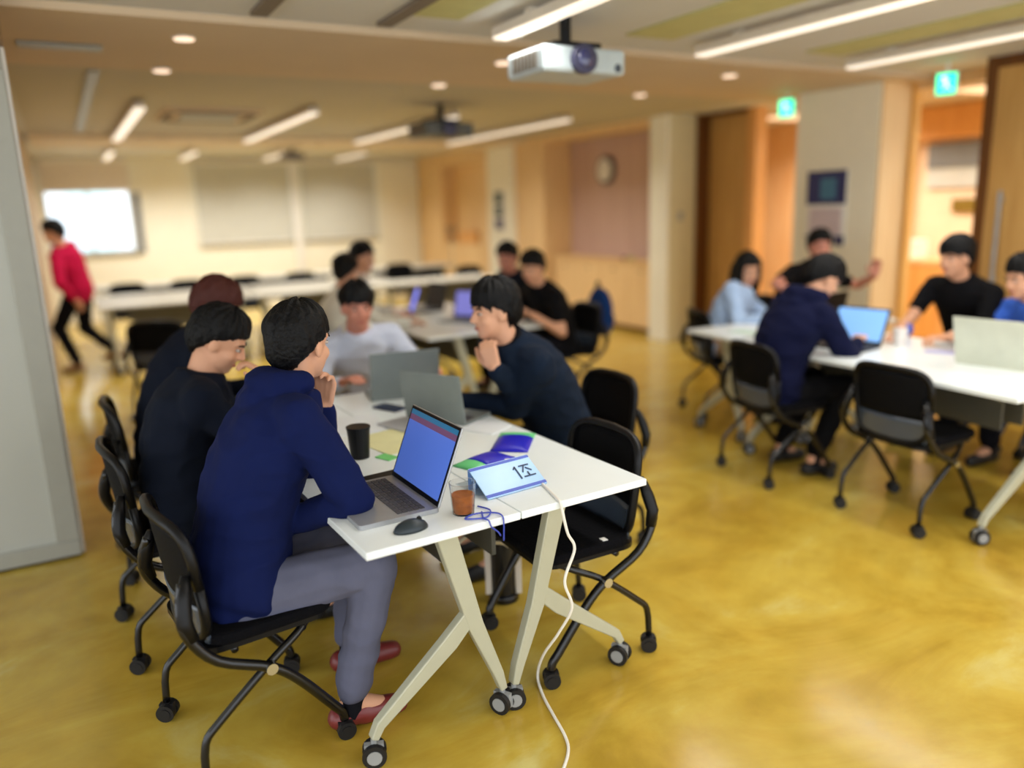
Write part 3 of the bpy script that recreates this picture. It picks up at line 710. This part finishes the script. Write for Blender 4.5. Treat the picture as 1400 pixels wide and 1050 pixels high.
stroke((.056, .090), (.094, .090)); stroke((.075, .090), (.058, .064)); stroke((.076, .080), (.093, .064)); stroke((.075, .062), (.075, .046)); stroke((.053, .045), (.098, .045))
obj('lettering', bm, mat('sign_ink', (40, 56, 90), .5), t)
# lanyard
bm = bm_()
tube(bm, [(.985, 2.00, Z0+.003), (1.00, 1.95, Z0+.004), (.97, 1.91, Z0+.003), (.93, 1.915, Z0+.004), (.91, 1.935, Z0+.003), (.95, 1.945, Z0+.005), (1.0, 1.925, Z0+.004), (1.01, 1.893, Z0+.003), (1.008, 1.881, Z0-.02), (1.006, 1.881, Z0-.07)], .0024, 6, 6)
tube(bm, [(.97, 1.945, Z0+.007), (.955, 1.905, Z0+.004), (.96, 1.883, Z0+.003), (.965, 1.876, Z0-.015), (.985, 1.876, Z0-.035), (.995, 1.879, Z0-.05)], .0024, 6, 6)
tag(obj('lanyard', bm, mat('lanyard_blue', (60, 76, 180), .6), smooth=True), 'tangled thin blue cord hanging over the front table edge', 'cord')
# white cable
bm = bm_()
tube(bm, [(1.24, 2.35, Z0+.003), (1.30, 2.30, Z0+.003), (1.27, 2.16, Z0+.003), (1.235, 2.0, Z0+.003), (1.215, 1.92, Z0+.004), (1.21, 1.893, Z0+.002), (1.212, 1.886, Z0-.02), (1.23, 1.885, .62), (1.255, 1.885, .56), (1.22, 1.89, .46), (1.252, 1.9, 0.357), (1.233, 1.95, 0.249), (1.215, 2.02, 0.139), (1.221, 2.072, 0.035), (1.199, 2.009, 0.006), (1.169, 1.89, 0.006), (1.146, 1.791, 0.006), (1.119, 1.73, 0.006), (1.066, 1.673, 0.006), (.98, 1.60, .006), (.8, 1.45, .006)], .0048, 10, 8)
tag(obj('white_cable', bm, mat('cable_white', (238, 234, 224), .5), smooth=True), 'white cable running over the table edge down to the floor', 'cable')
bm = bm_(); tube(bm, [(1.10, 2.55, .30), (1.16, 2.45, .42), (1.22, 2.4, .40), (1.33, 2.5, .33), (1.42, 2.62, .25)], .007, 8, 5)
tag(obj('power_cord', bm, mat('cord_pale', (216, 210, 190), .5), smooth=True), 'short pale power cord under the front tables', 'cord')
# power column under the tables
t = thing('power_column', 'black cable column with pale side strips under the front tables', 'power column', (1.415, 2.66, 0), -.5)
bm = bm_(); cyl(bm, (0, 0, .03), (0, 0, .68), .048, 24); obj('core', bm, M['blackm'], t, smooth=False)
bm = bm_(); cyl(bm, (0, 0, 0), (0, 0, .03), .062, 28); obj('base', bm, M['blackm'], t, bevel=.006)
for s in (-1, 1): obj('side_strip', B(s*.062-.013, s*.062+.013, -.02, .02, .03, .68), M['lampbody'], t, bevel=.003)

# ------------------------------------------------------------------ people
def finish(name, bm, mt, parent, vox, smooth, fold=0., label=None, seed=0):
    me = bpy.data.meshes.new('tmp'); bmesh.ops.recalc_face_normals(bm, faces=bm.faces); bm.to_mesh(me); bm.free()
    o = bpy.data.objects.new('tmp', me); C.objects.link(o)
    r = o.modifiers.new('r', 'REMESH'); r.mode = 'VOXEL'; r.voxel_size = vox; r.use_smooth_shade = True
    s = o.modifiers.new('s', 'SMOOTH'); s.iterations = smooth; s.factor = .5
    dg = bpy.context.evaluated_depsgraph_get(); dg.update()
    me2 = bpy.data.meshes.new_from_object(o.evaluated_get(dg)); me2.name = name
    bpy.data.objects.remove(o); bpy.data.meshes.remove(me)
    if fold:
        me2.update()
        off = V((seed*3.7, seed*1.3, 0))
        nrm = [v.normal.copy() for v in me2.vertices]
        for v, n in zip(me2.vertices, nrm):
            p = v.co
            a = noise.noise(V((p.x*7, p.y*7, p.z*13))+off); b = noise.noise(p*20+off)
            v.co = p+n*(fold*(1-abs(a)*2.6)+fold*.35*b)
    me2.materials.clear(); me2.materials.append(mt)
    me2.polygons.foreach_set('use_smooth', [True]*len(me2.polygons))
    o = bpy.data.objects.new(name, me2); C.objects.link(o); o.parent = parent
    return o
def ik(S, T, l1, l2, pole):
    d = T-S; L = d.length
    if L > (l1+l2)*.985: T = S+d.normalized()*(l1+l2)*.985; d = T-S; L = d.length
    n = d.normalized(); a = (l1*l1-l2*l2+L*L)/(2*L); h = math.sqrt(max(0, l1*l1-a*a))
    pv = pole-n*pole.dot(n)
    if pv.length < 1e-4: pv = V((0, 0, -1))
    return S+n*a+pv.normalized()*h, T
def hand(bm, wr, d, palmn, side, curl):
    """d: direction to the fingers, palmn: palm normal, side +1 right"""
    d = d.normalized(); pn = (palmn-d*palmn.dot(d)).normalized(); lat = d.cross(pn)*side   # lat points to the thumb
    ks = []
    for i, (o, l) in enumerate(((.030, .072), (.010, .080), (-.011, .074), (-.031, .060))):
        k = wr+d*(.088-.003*abs(i-1))+lat*o; cap(bm, wr+d*.012+lat*o*.6, .014, k, .0125, 8)
        p = k; ang = curl*.5
        dd = (d+lat*o*1.2).normalized()
        for f, r in ((.45, .0095), (.3, .0085), (.25, .0075)):
            q = p+(dd*math.cos(ang)+pn*math.sin(ang))*l*f; cap(bm, p, r+.0006, q, r, 8); p = q; ang += curl*.85
    a = wr+d*.022+lat*.026; b = a+(d*.55+lat*.7+pn*.35).normalized()*.042; c = b+(d*.85+lat*.25+pn*.4).normalized()*.032; e = c+(d*.9+pn*.35).normalized()*.024
    cap(bm, a, .0155, b, .0125, 8); cap(bm, b, .0125, c, .0105, 8); cap(bm, c, .0105, e, .009, 8)
def person(label, hips, head, yaw, hyaw, hpitch, hands, top, legs, skin='skin', hair='hair', style='short', sleeve='long',
           shoes='shoe_b', vox=.009, elbows=None, feet=None, knees=None, hood=False, roll=0, collar=None, hb=.03, seed=0, palms=None,
           curl=(.7, .7), hdir=(None, None), twist=0, wide=1.0, seated=True, thigh=.0, top_name='shirt', facevis=True):
    fw = V((-math.sin(yaw), math.cos(yaw), 0)); rt = V((math.cos(yaw), math.sin(yaw), 0)); up = V((0, 0, 1))
    base = V((hips[0], hips[1], 0))
    root = thing('person', label, 'person', base, 0)
    Hp = V((0, 0, hips[2])); Hc = V(head)-base-V((0, 0, .012))
    R = Matrix.Rotation(hyaw, 3, 'Z') @ Matrix.Rotation(-hpitch, 3, 'X') @ Matrix.Rotation(roll, 3, 'Y')
    # neck base
    tdir = (Hc-Hp).normalized(); hb_dir = R @ V((0, -.3, -1)).normalized()
    N = Hc + (hb_dir*.080 + (-tdir)*.075)
    tdir = (N-Hp).normalized()
    trt = Matrix.Rotation(twist, 3, 'Z') @ rt
    trt = (trt-tdir*trt.dot(tdir)).normalized(); tfw = tdir.cross(trt)*1.0
    if tfw.dot(fw) < 0: tfw = -tfw
    TL = (N-Hp).length; bend = -tfw*TL*.07*(1 if seated else .2)
    def tp(t): return Hp.lerp(N, t)+bend*math.sin(PI*min(1, max(0, t)))*1.1
    prt = rt
    def axes(t):
        x = prt.lerp(trt, t).normalized(); return x, tfw
    def torso(bm, g, hipw=1.0, t0=-.12):
        prof = [(t0, .135, .10), (.0, .172, .122), (.12, .172, .125), (.3, .156, .116), (.5, .166, .118), (.7, .182, .120), (.84, .180, .110), (.93, .140, .090), (.99, .085, .075), (1.04, .062, .062)]
        rings = []
        for t, a, b in prof:
            x, y = axes(t); rings.append((tp(t) if t > 0 else Hp+tdir*TL*t*.8, x*(a*wide+g), y*(b*wide**.5+g)))
        loft(bm, rings, 24)
    S = {}; E_ = {}; W = {}
    for k, s in ((0, -1), (1, 1)):
        S[k] = tp(.90)+trt*s*.178*wide-tdir*.01+tfw*.01
        T = V(hands[k])-base
        pole = V(elbows[k]) if elbows and elbows[k] else (rt*s*.6-up*.9-fw*.25)
        E_[k], W[k] = ik(S[k], T, .29, .255, pole)
    Kn = {}; An = {}; HJ = {}
    for k, s in ((0, -1), (1, 1)):
        HJ[k] = Hp+rt*s*.09+V((0, 0, -.01))
        if seated:
            kn = V(knees[k])-base if knees and knees[k] else HJ[k]+fw*.43+rt*s*.05+V((0, 0, .02+thigh))
            an = V(feet[k])-base if feet and feet[k] else V((kn.x, kn.y, 0))-fw*.02+V((0, 0, .09))
            Kn[k] = kn; An[k] = an
        else:
            an = V(feet[k])-base; Kn[k], An[k] = ik(HJ[k], an, .43, .42, fw)
    # skin body ------------------------------------------------------------
    bm = bm_()
    def hp(x, y, z): return Hc+R @ V((x, y, z))
    ell(bm, hp(0, -.012, .030), (.074, .093, .086), R); ell(bm, hp(0, .018, -.035), (.060, .066, .075), R)
    ell(bm, hp(0, .050, -.082), (.030, .028, .026), R)
    for s in (-1, 1):
        ell(bm, hp(s*.030, .052, -.025), (.030, .026, .028), R, 12, 8)
        ell(bm, hp(s*.075, -.008, -.004), (.011, .021, .032), R @ Matrix.Rotation(s*.3, 3, 'Z'), 12, 8)
        cap(bm, hp(s*.012, .074, .028), .012, hp(s*.042, .062, .030), .011, 8)
    cap(bm, hp(0, .078, .018), .009, hp(0, .098, -.020), .0125, 8); cap(bm, hp(-.012, .085, -.024), .009, hp(.012, .085, -.024), .009, 8)
    cap(bm, hp(-.018, .074, -.052), .008, hp(.018, .074, -.052), .008, 8); cap(bm, hp(-.014, .073, -.062), .009, hp(.014, .073, -.062), .009, 8)
    cap(bm, N-tdir*.03, .062, hp(0, -.022, -.055), .054, 16)
    torso(bm, -.014)
    for k, s in ((0, -1), (1, 1)):
        cap(bm, tp(.88)+trt*s*.10, .05, S[k], .05); cap(bm, S[k], .048, E_[k], .038); cap(bm, E_[k], .038, W[k], .027)
        hd = V(hdir[k]) if hdir[k] else (W[k]-E_[k]).normalized()
        pn = V(palms[k]) if palms and palms[k] else V((0, 0, -1))
        hand(bm, W[k], hd, pn, s, curl[k])
        cap(bm, HJ[k], .078, Kn[k], .052); cap(bm, Kn[k], .050, An[k], .034); cap(bm, An[k], .034, An[k]+fw*.12-V((0, 0, .05)), .026)
    finish('body', bm, M[skin], root, vox*.72, 3)
    # face details
    if facevis:
        for s in (-1, 1):
            bm = bm_(); ell(bm, hp(s*.031, .0715, .008), (.0115, .0095, .0055), R, 12, 8); e = obj('eye', bm, M['eyew'], root, smooth=True)
            bm = bm_(); ell(bm, hp(s*.031, .0795, .008), (.0058, .003, .0058), R, 10, 6); obj('iris', bm, M['iris'], e, smooth=True)
            bm = bm_(); cap(bm, hp(s*.016, .0835, .027), .0035, hp(s*.034, .0815, .033), .004, 6); cap(bm, hp(s*.034, .0815, .033), .004, hp(s*.050, .070, .028), .0025, 6)
            obj('eyebrow', bm, M['hair'], root, smooth=True)
        bm = bm_(); ell(bm, hp(0, .082, -.057), (.021, .006, .0065), R, 12, 8); obj('lips', bm, M['lip'], root, smooth=True)
    # hair ---------------------------------------------------------------------
    bm = bmesh.new(); bmesh.ops.create_uvsphere(bm, u_segments=84, v_segments=48, radius=1)
    for v in bm.verts:
        d = v.co.normalized(); p = V((d.x*.076, d.y*.095-.012, d.z*.088+.030))
        az = math.atan2(abs(d.x), d.y)      # 0 front .. pi back
        if d.z < 0 and d.y < 0 and style != 'long': p.z -= .045*(-d.z)*min(1, -d.y*2)
        if style == 'long': zl = .052 if az < .7 else .052-(az-.7)*.16
        else:
            zl = [.045, .050, .030, .000, -.045, -.080, -.092][min(6, int(az/PI*6.001))]
            nx = [.050, .030, .000, -.045, -.080, -.092, -.092][min(6, int(az/PI*6.001))]; fr = az/PI*6-int(az/PI*6)
            zl = zl*(1-fr)+nx*fr
            if style == 'fringe' and az < 1.0: zl -= .018
        zl += .008*noise.noise(V((az*9, d.x*3, seed)))
        t = min(1, max(0, (p.z-zl)/.016)); t = t*t*(3-2*t)
        up_ = min(1, max(0, (p.z-zl)/.06))
        azs = math.atan2(d.x, d.y)
        st = noise.noise(V((azs*5.5, d.z*1.6, seed)))*.010+noise.noise(V((azs*15, d.z*2.2+d.y*3, seed+3)))*.007
        th = .005+up_*(.009+hb*.4*max(0, d.z)+.008*max(0, -d.y))+st*(.5+.5*up_)+.002
        v.co = p+d*(th*t-.02*(1-t))
        v.co = Hc+R @ v.co
    if style == 'long':
        for s in (-1, 1):
            for q in range(5):
                x0 = s*(.068+.004*q); y0 = .03-q*.022
                a = hp(x0, y0, .03); b = hp(x0*1.08, y0-.004, -.06); c = hp(x0*1.0, y0+.0, -.17-.01*q)
                cap(bm, a, .022, b, .026, 10); cap(bm, b, .026, c, .016, 10)
        for q in range(4): cap(bm, hp(-.045+.03*q, -.09, .0), .035, hp(-.05+.033*q, -.10, -.16), .028, 10)
        finish('hair', bm, M[hair], root, .007, 3, .004)
    else: obj('hair', bm, M[hair], root, smooth=True)
    # top ---------------------------------------------------------------------------
    bm = bm_(); g = .014 if sleeve == 'short' else .022
    prof_t0 = -.10
    torso(bm, g, t0=prof_t0)
    for k, s in ((0, -1), (1, 1)):
        cap(bm, tp(.88)+trt*s*.08, .07+g*.3, S[k], .064+g*.3)
        cap(bm, S[k]-tdir*.03, .06+g*.3, S[k], .06+g*.3)
        if sleeve == 'short':
            e = S[k].lerp(E_[k], .62); cap(bm, S[k], .062, e, .056)
        else:
            cap(bm, S[k], .062+g*.3, E_[k], .050+g*.4); w_ = E_[k].lerp(W[k], .93); cap(bm, E_[k], .050+g*.4, w_, .038)
    cap(bm, Hp-tdir*.02-rt*.07, .115, Hp-tdir*.02+rt*.07, .115)
    if hood:
        for q in range(9):
            a0 = PI*(q/8)
            def P(a): return N+trt*math.cos(a)*.105-tfw*(math.sin(a)*.085+.0)+tdir*(.0-.035*math.sin(a)+.0)
            cap(bm, P(a0)+tdir*.035, .036+.026*math.sin(a0), P(PI*min(1, (q+1)/8))+tdir*.035, .036+.026*math.sin(PI*min(1, (q+1)/8)), 10)
        cap(bm, N-tfw*.10-tdir*.05-trt*.05, .05, N-tfw*.10-tdir*.05+trt*.05, .05)
    # trim at the bottom of the thighs is hidden by trousers
    finish(top_name, bm, M[top], root, vox, 8 if sleeve == 'long' else 5, .007 if vox < .012 else .006, seed=seed)
    if collar:
        bm = bm_()
        pts = [N+trt*math.cos(a)*.070+tfw*math.sin(a)*.070+tdir*(.018-.02*math.sin(a)) for a in [2*PI*i/20 for i in range(21)]]
        tube(bm, pts, .014, 8); obj('collar', bm, M[collar], root, smooth=True)
    # trousers ---------------------------------------------------------------------
    bm = bm_(); cap(bm, Hp-rt*.075, .112, Hp+rt*.075, .112)
    for k, s in ((0, -1), (1, 1)):
        cap(bm, HJ[k], .095, Kn[k], .070); e = Kn[k].lerp(An[k], .88); cap(bm, Kn[k], .069, e, .056)
    finish('trousers', bm, M[legs], root, vox, 6, .006, seed=seed+1)
    for k, s in ((0, -1), (1, 1)):
        fdir = fw if seated else (fw+V((0, 0, 0))); a = An[k]; zf = a.z-.09
        bm = bm_(); cap(bm, a.lerp(Kn[k], .14), .039, V((a.x, a.y, a.z-.04)), .040, 12); obj('sock', bm, M['sock'], root, smooth=True)
        bm = bm_(); g0 = V((a.x, a.y, zf))
        cap(bm, g0-fdir*.035+V((0, 0, .045)), .040, g0+fdir*.04+V((0, 0, .05)), .040, 12); cap(bm, g0+fdir*.04+V((0, 0, .042)), .041, g0+fdir*.155+V((0, 0, .034)), .033, 12)
        for v in bm.verts: v.co.z = max(v.co.z, zf+.003)
        finish('shoe', bm, M[shoes], root, .006, 3)
    return root

def fy(dx, dy): return math.atan2(-dx, dy)
# 1: royal navy hoodie man, front left, seen from behind
person('man in royal navy hoodie and grey trousers seated front left, hand at his chin', (.34, 2.36, .50), (.62, 2.46, 1.205), fy(1, -.05), fy(.85, .55), .10,
       ((.70, 2.56, .96), (.50, 2.34, .665)), 'c_blue', 'c_grey', hood=True, shoes='shoe_r', vox=.0075, top_name='hoodie', style='short',
       elbows=((.1, .1, -1), (.9, -.9, .1)), hdir=((.12, -.02, .99), (.3, .9, -.1)), palms=((-.5, -.5, 0), None), curl=(1.0, .5), seed=1, wide=1.06,
       knees=((.76, 2.52, .51), (.72, 2.20, .53)), feet=((.70, 2.50, .09), (.60, 2.19, .09)))
# 2: dark navy jacket man leaning on his hand
person('man in dark navy jacket bent forward with his forehead on his hand', (.27, 3.10, .50), (.475, 3.10, 1.145), fy(1, -.1), fy(1, -.35), .55,
       ((.66, 3.25, .76), (.615, 3.00, .96)), 'c_navy', 'c_dark', vox=.009, top_name='jacket', style='short',
       elbows=((.2, .3, -1), (.3, -.2, -1)), hdir=((.9, -.3, 0), (-.45, .15, .88)), palms=(None, (-1, .2, -.3)), curl=(.4, .9), seed=2, hood=False)
# 3
person('person with reddish-brown hair in dark top, behind the leaning man', (.30, 3.92, .50), (.60, 3.86, 1.195), fy(1, -.1), fy(1, -.2), .45,
       ((.78, 4.0, .76), (.78, 3.72, .76)), 'c_navy', 'c_dark', hair='hairbr', vox=.013, top_name='sweater', style='fringe', seed=3)
# 4
person('person in pale blue shirt facing us at the far end of the front table', (1.42, 4.36, .48), (1.315, 4.00, 1.115), fy(-.12, -1), fy(-.1, -1), .12,
       ((1.62, 3.78, .76), (1.14, 3.80, .76)), 'c_lilac', 'c_tan', skin='skin2', vox=.011, style='fringe', collar='c_white', seed=4)
# 5
person('man in slate navy jacket seated right of the front table, hand raised to his mouth', (1.93, 2.99, .50), (1.555, 2.93, 1.175), fy(-1, .03), fy(-1, .08), .08,
       ((1.47, 3.12, .755), (1.50, 2.83, .945)), 'c_slate', 'c_dark', vox=.009, top_name='jacket', style='fringe', collar='c_black',
       elbows=((.3, .5, -1), (.5, -.4, -1)), hdir=((-.9, .1, 0), (-.25, .15, .9)), palms=(None, (.6, .5, 0)), curl=(.5, 1.3), seed=5, hb=.05, wide=1.04)
# 6, 7 middle group left
person('person in white shirt at the middle group, nearer one', (1.72, 5.72, .50), (1.86, 5.85, 1.165), fy(1, 0), fy(.8, .6), .25,
       ((2.25, 5.95, .76), (2.25, 5.6, .76)), 'c_white', 'c_dark', vox=.014, style='short', seed=6)
person('person in white shirt at the middle group, farther one', (1.96, 6.50, .50), (2.18, 6.38, 1.225), fy(1, -.1), fy(.7, -.7), .15,
       ((2.4, 6.35, .76), (2.35, 6.05, .76)), 'c_white', 'c_dark', vox=.014, style='short', seed=7)
# 8, 9 middle group right
person('person in dark shirt at the middle group, half hidden by the nearer one', (3.60, 6.02, .50), (3.28, 5.90, 1.18), fy(-1, 0), fy(-.8, -.6), .2,
       ((3.1, 5.8, .76), (3.1, 6.15, .76)), 'c_navy', 'c_dark', vox=.014, style='short', seed=8, skin='skin2')
person('person in black t-shirt at the middle group with a bare forearm on the table', (3.42, 5.32, .50), (3.10, 5.18, 1.145), fy(-1, .05), fy(-.8, -.4), .3,
       ((3.0, 5.02, .80), (2.98, 5.5, .76)), 'c_black', 'c_dark', vox=.012, sleeve='short', style='short', seed=9)
# 10 walking
person('person in crimson top and black trousers walking at the far left', (.10, 9.6, .86), (-.05, 9.5, 1.49), fy(-1, .5), fy(-1, .4), .3,
       ((.05, 9.34, .80), (.14, 9.84, .80)), 'c_red', 'c_dark', vox=.014, style='short', seated=False,
       feet=((.0, 9.55, .09), (.40, 9.75, .14)), seed=10, shoes='shoe_w')
# 11
person('person with long dark hair in pale blue blouse at the right group', (4.30, 4.38, .50), (4.50, 4.34, 1.08), fy(.35, -.94), fy(-.35, -.94), .2,
       ((4.62, 4.02, .76), (4.38, 3.96, .76)), 'c_sky', 'c_tan', vox=.012, style='long', seed=11, top_name='blouse', wide=.92)
# 12
person('man in deep navy hoodie bowed forward on the chair at the right group', (3.50, 3.17, .50), (3.80, 3.08, 1.145), fy(1, -.16), fy(.9, -.35), .6,
       ((4.05, 3.3, .76), (4.0, 2.98, .76)), 'c_deep', 'c_black', hood=True, vox=.010, top_name='hoodie', style='fringe', seed=12, wide=1.04,
       feet=((3.70, 3.25, .09), (3.66, 2.98, .09)))
# 13
person('person in black top raising one arm, at the back of the right group', (5.10, 4.52, .50), (5.17, 4.24, 1.225), fy(-.1, -1), fy(-.5, -1), .05,
       ((5.50, 3.98, .98), (4.84, 4.06, .86)), 'c_black', 'c_dark', vox=.012, style='short', sleeve='short', skin='skin2', seed=13,
       elbows=((1, -.3, -.4), (-1, -.3, -.3)), hdir=((-.1, -.1, 1), (.9, -.2, .2)), curl=(.6, .9))
# 14
person('man in black t-shirt looking left on the far side of the right group', (5.12, 2.93, .50), (4.76, 2.90, 1.215), fy(-1, .05), fy(-1, .15), .12,
       ((4.45, 2.72, .77), (4.42, 3.02, .76)), 'c_black', 'c_dark', vox=.011, style='fringe', sleeve='short', seed=14, wide=1.06, hb=.04)
# 15
person('person in royal blue shirt cut off by the right edge of the photo', (5.08, 2.36, .50), (4.74, 2.48, 1.12), fy(-1, .1), fy(-.9, .4), .25,
       ((4.42, 2.50, .80), (4.42, 2.62, .80)), 'c_royal', 'c_dark', vox=.012, style='short', sleeve='short', seed=15)
# backpack on chair
t = thing('backpack', 'dark blue backpack hanging on a middle-group chair back', 'backpack', (3.86, 5.36, .55), -PI/2)
bm = bm_(); ell(bm, (0, 0, .17), (.15, .075, .20)); ell(bm, (0, .0, .06), (.15, .08, .10)); finish('bag', bm, cloth('backpack_blue', (24, 56, 110)), t, .01, 6, .004)
bm = bm_(); ell(bm, (0, .07, .10), (.10, .035, .09)); finish('pocket', bm, cloth('backpack_pocket', (20, 46, 92)), t, .01, 5)
bm = bm_(); tube(bm, [(-.03, -.02, .36), (0, -.02, .42), (.03, -.02, .36)], .008, 8, 4); obj('handle', bm, M['black'], t)
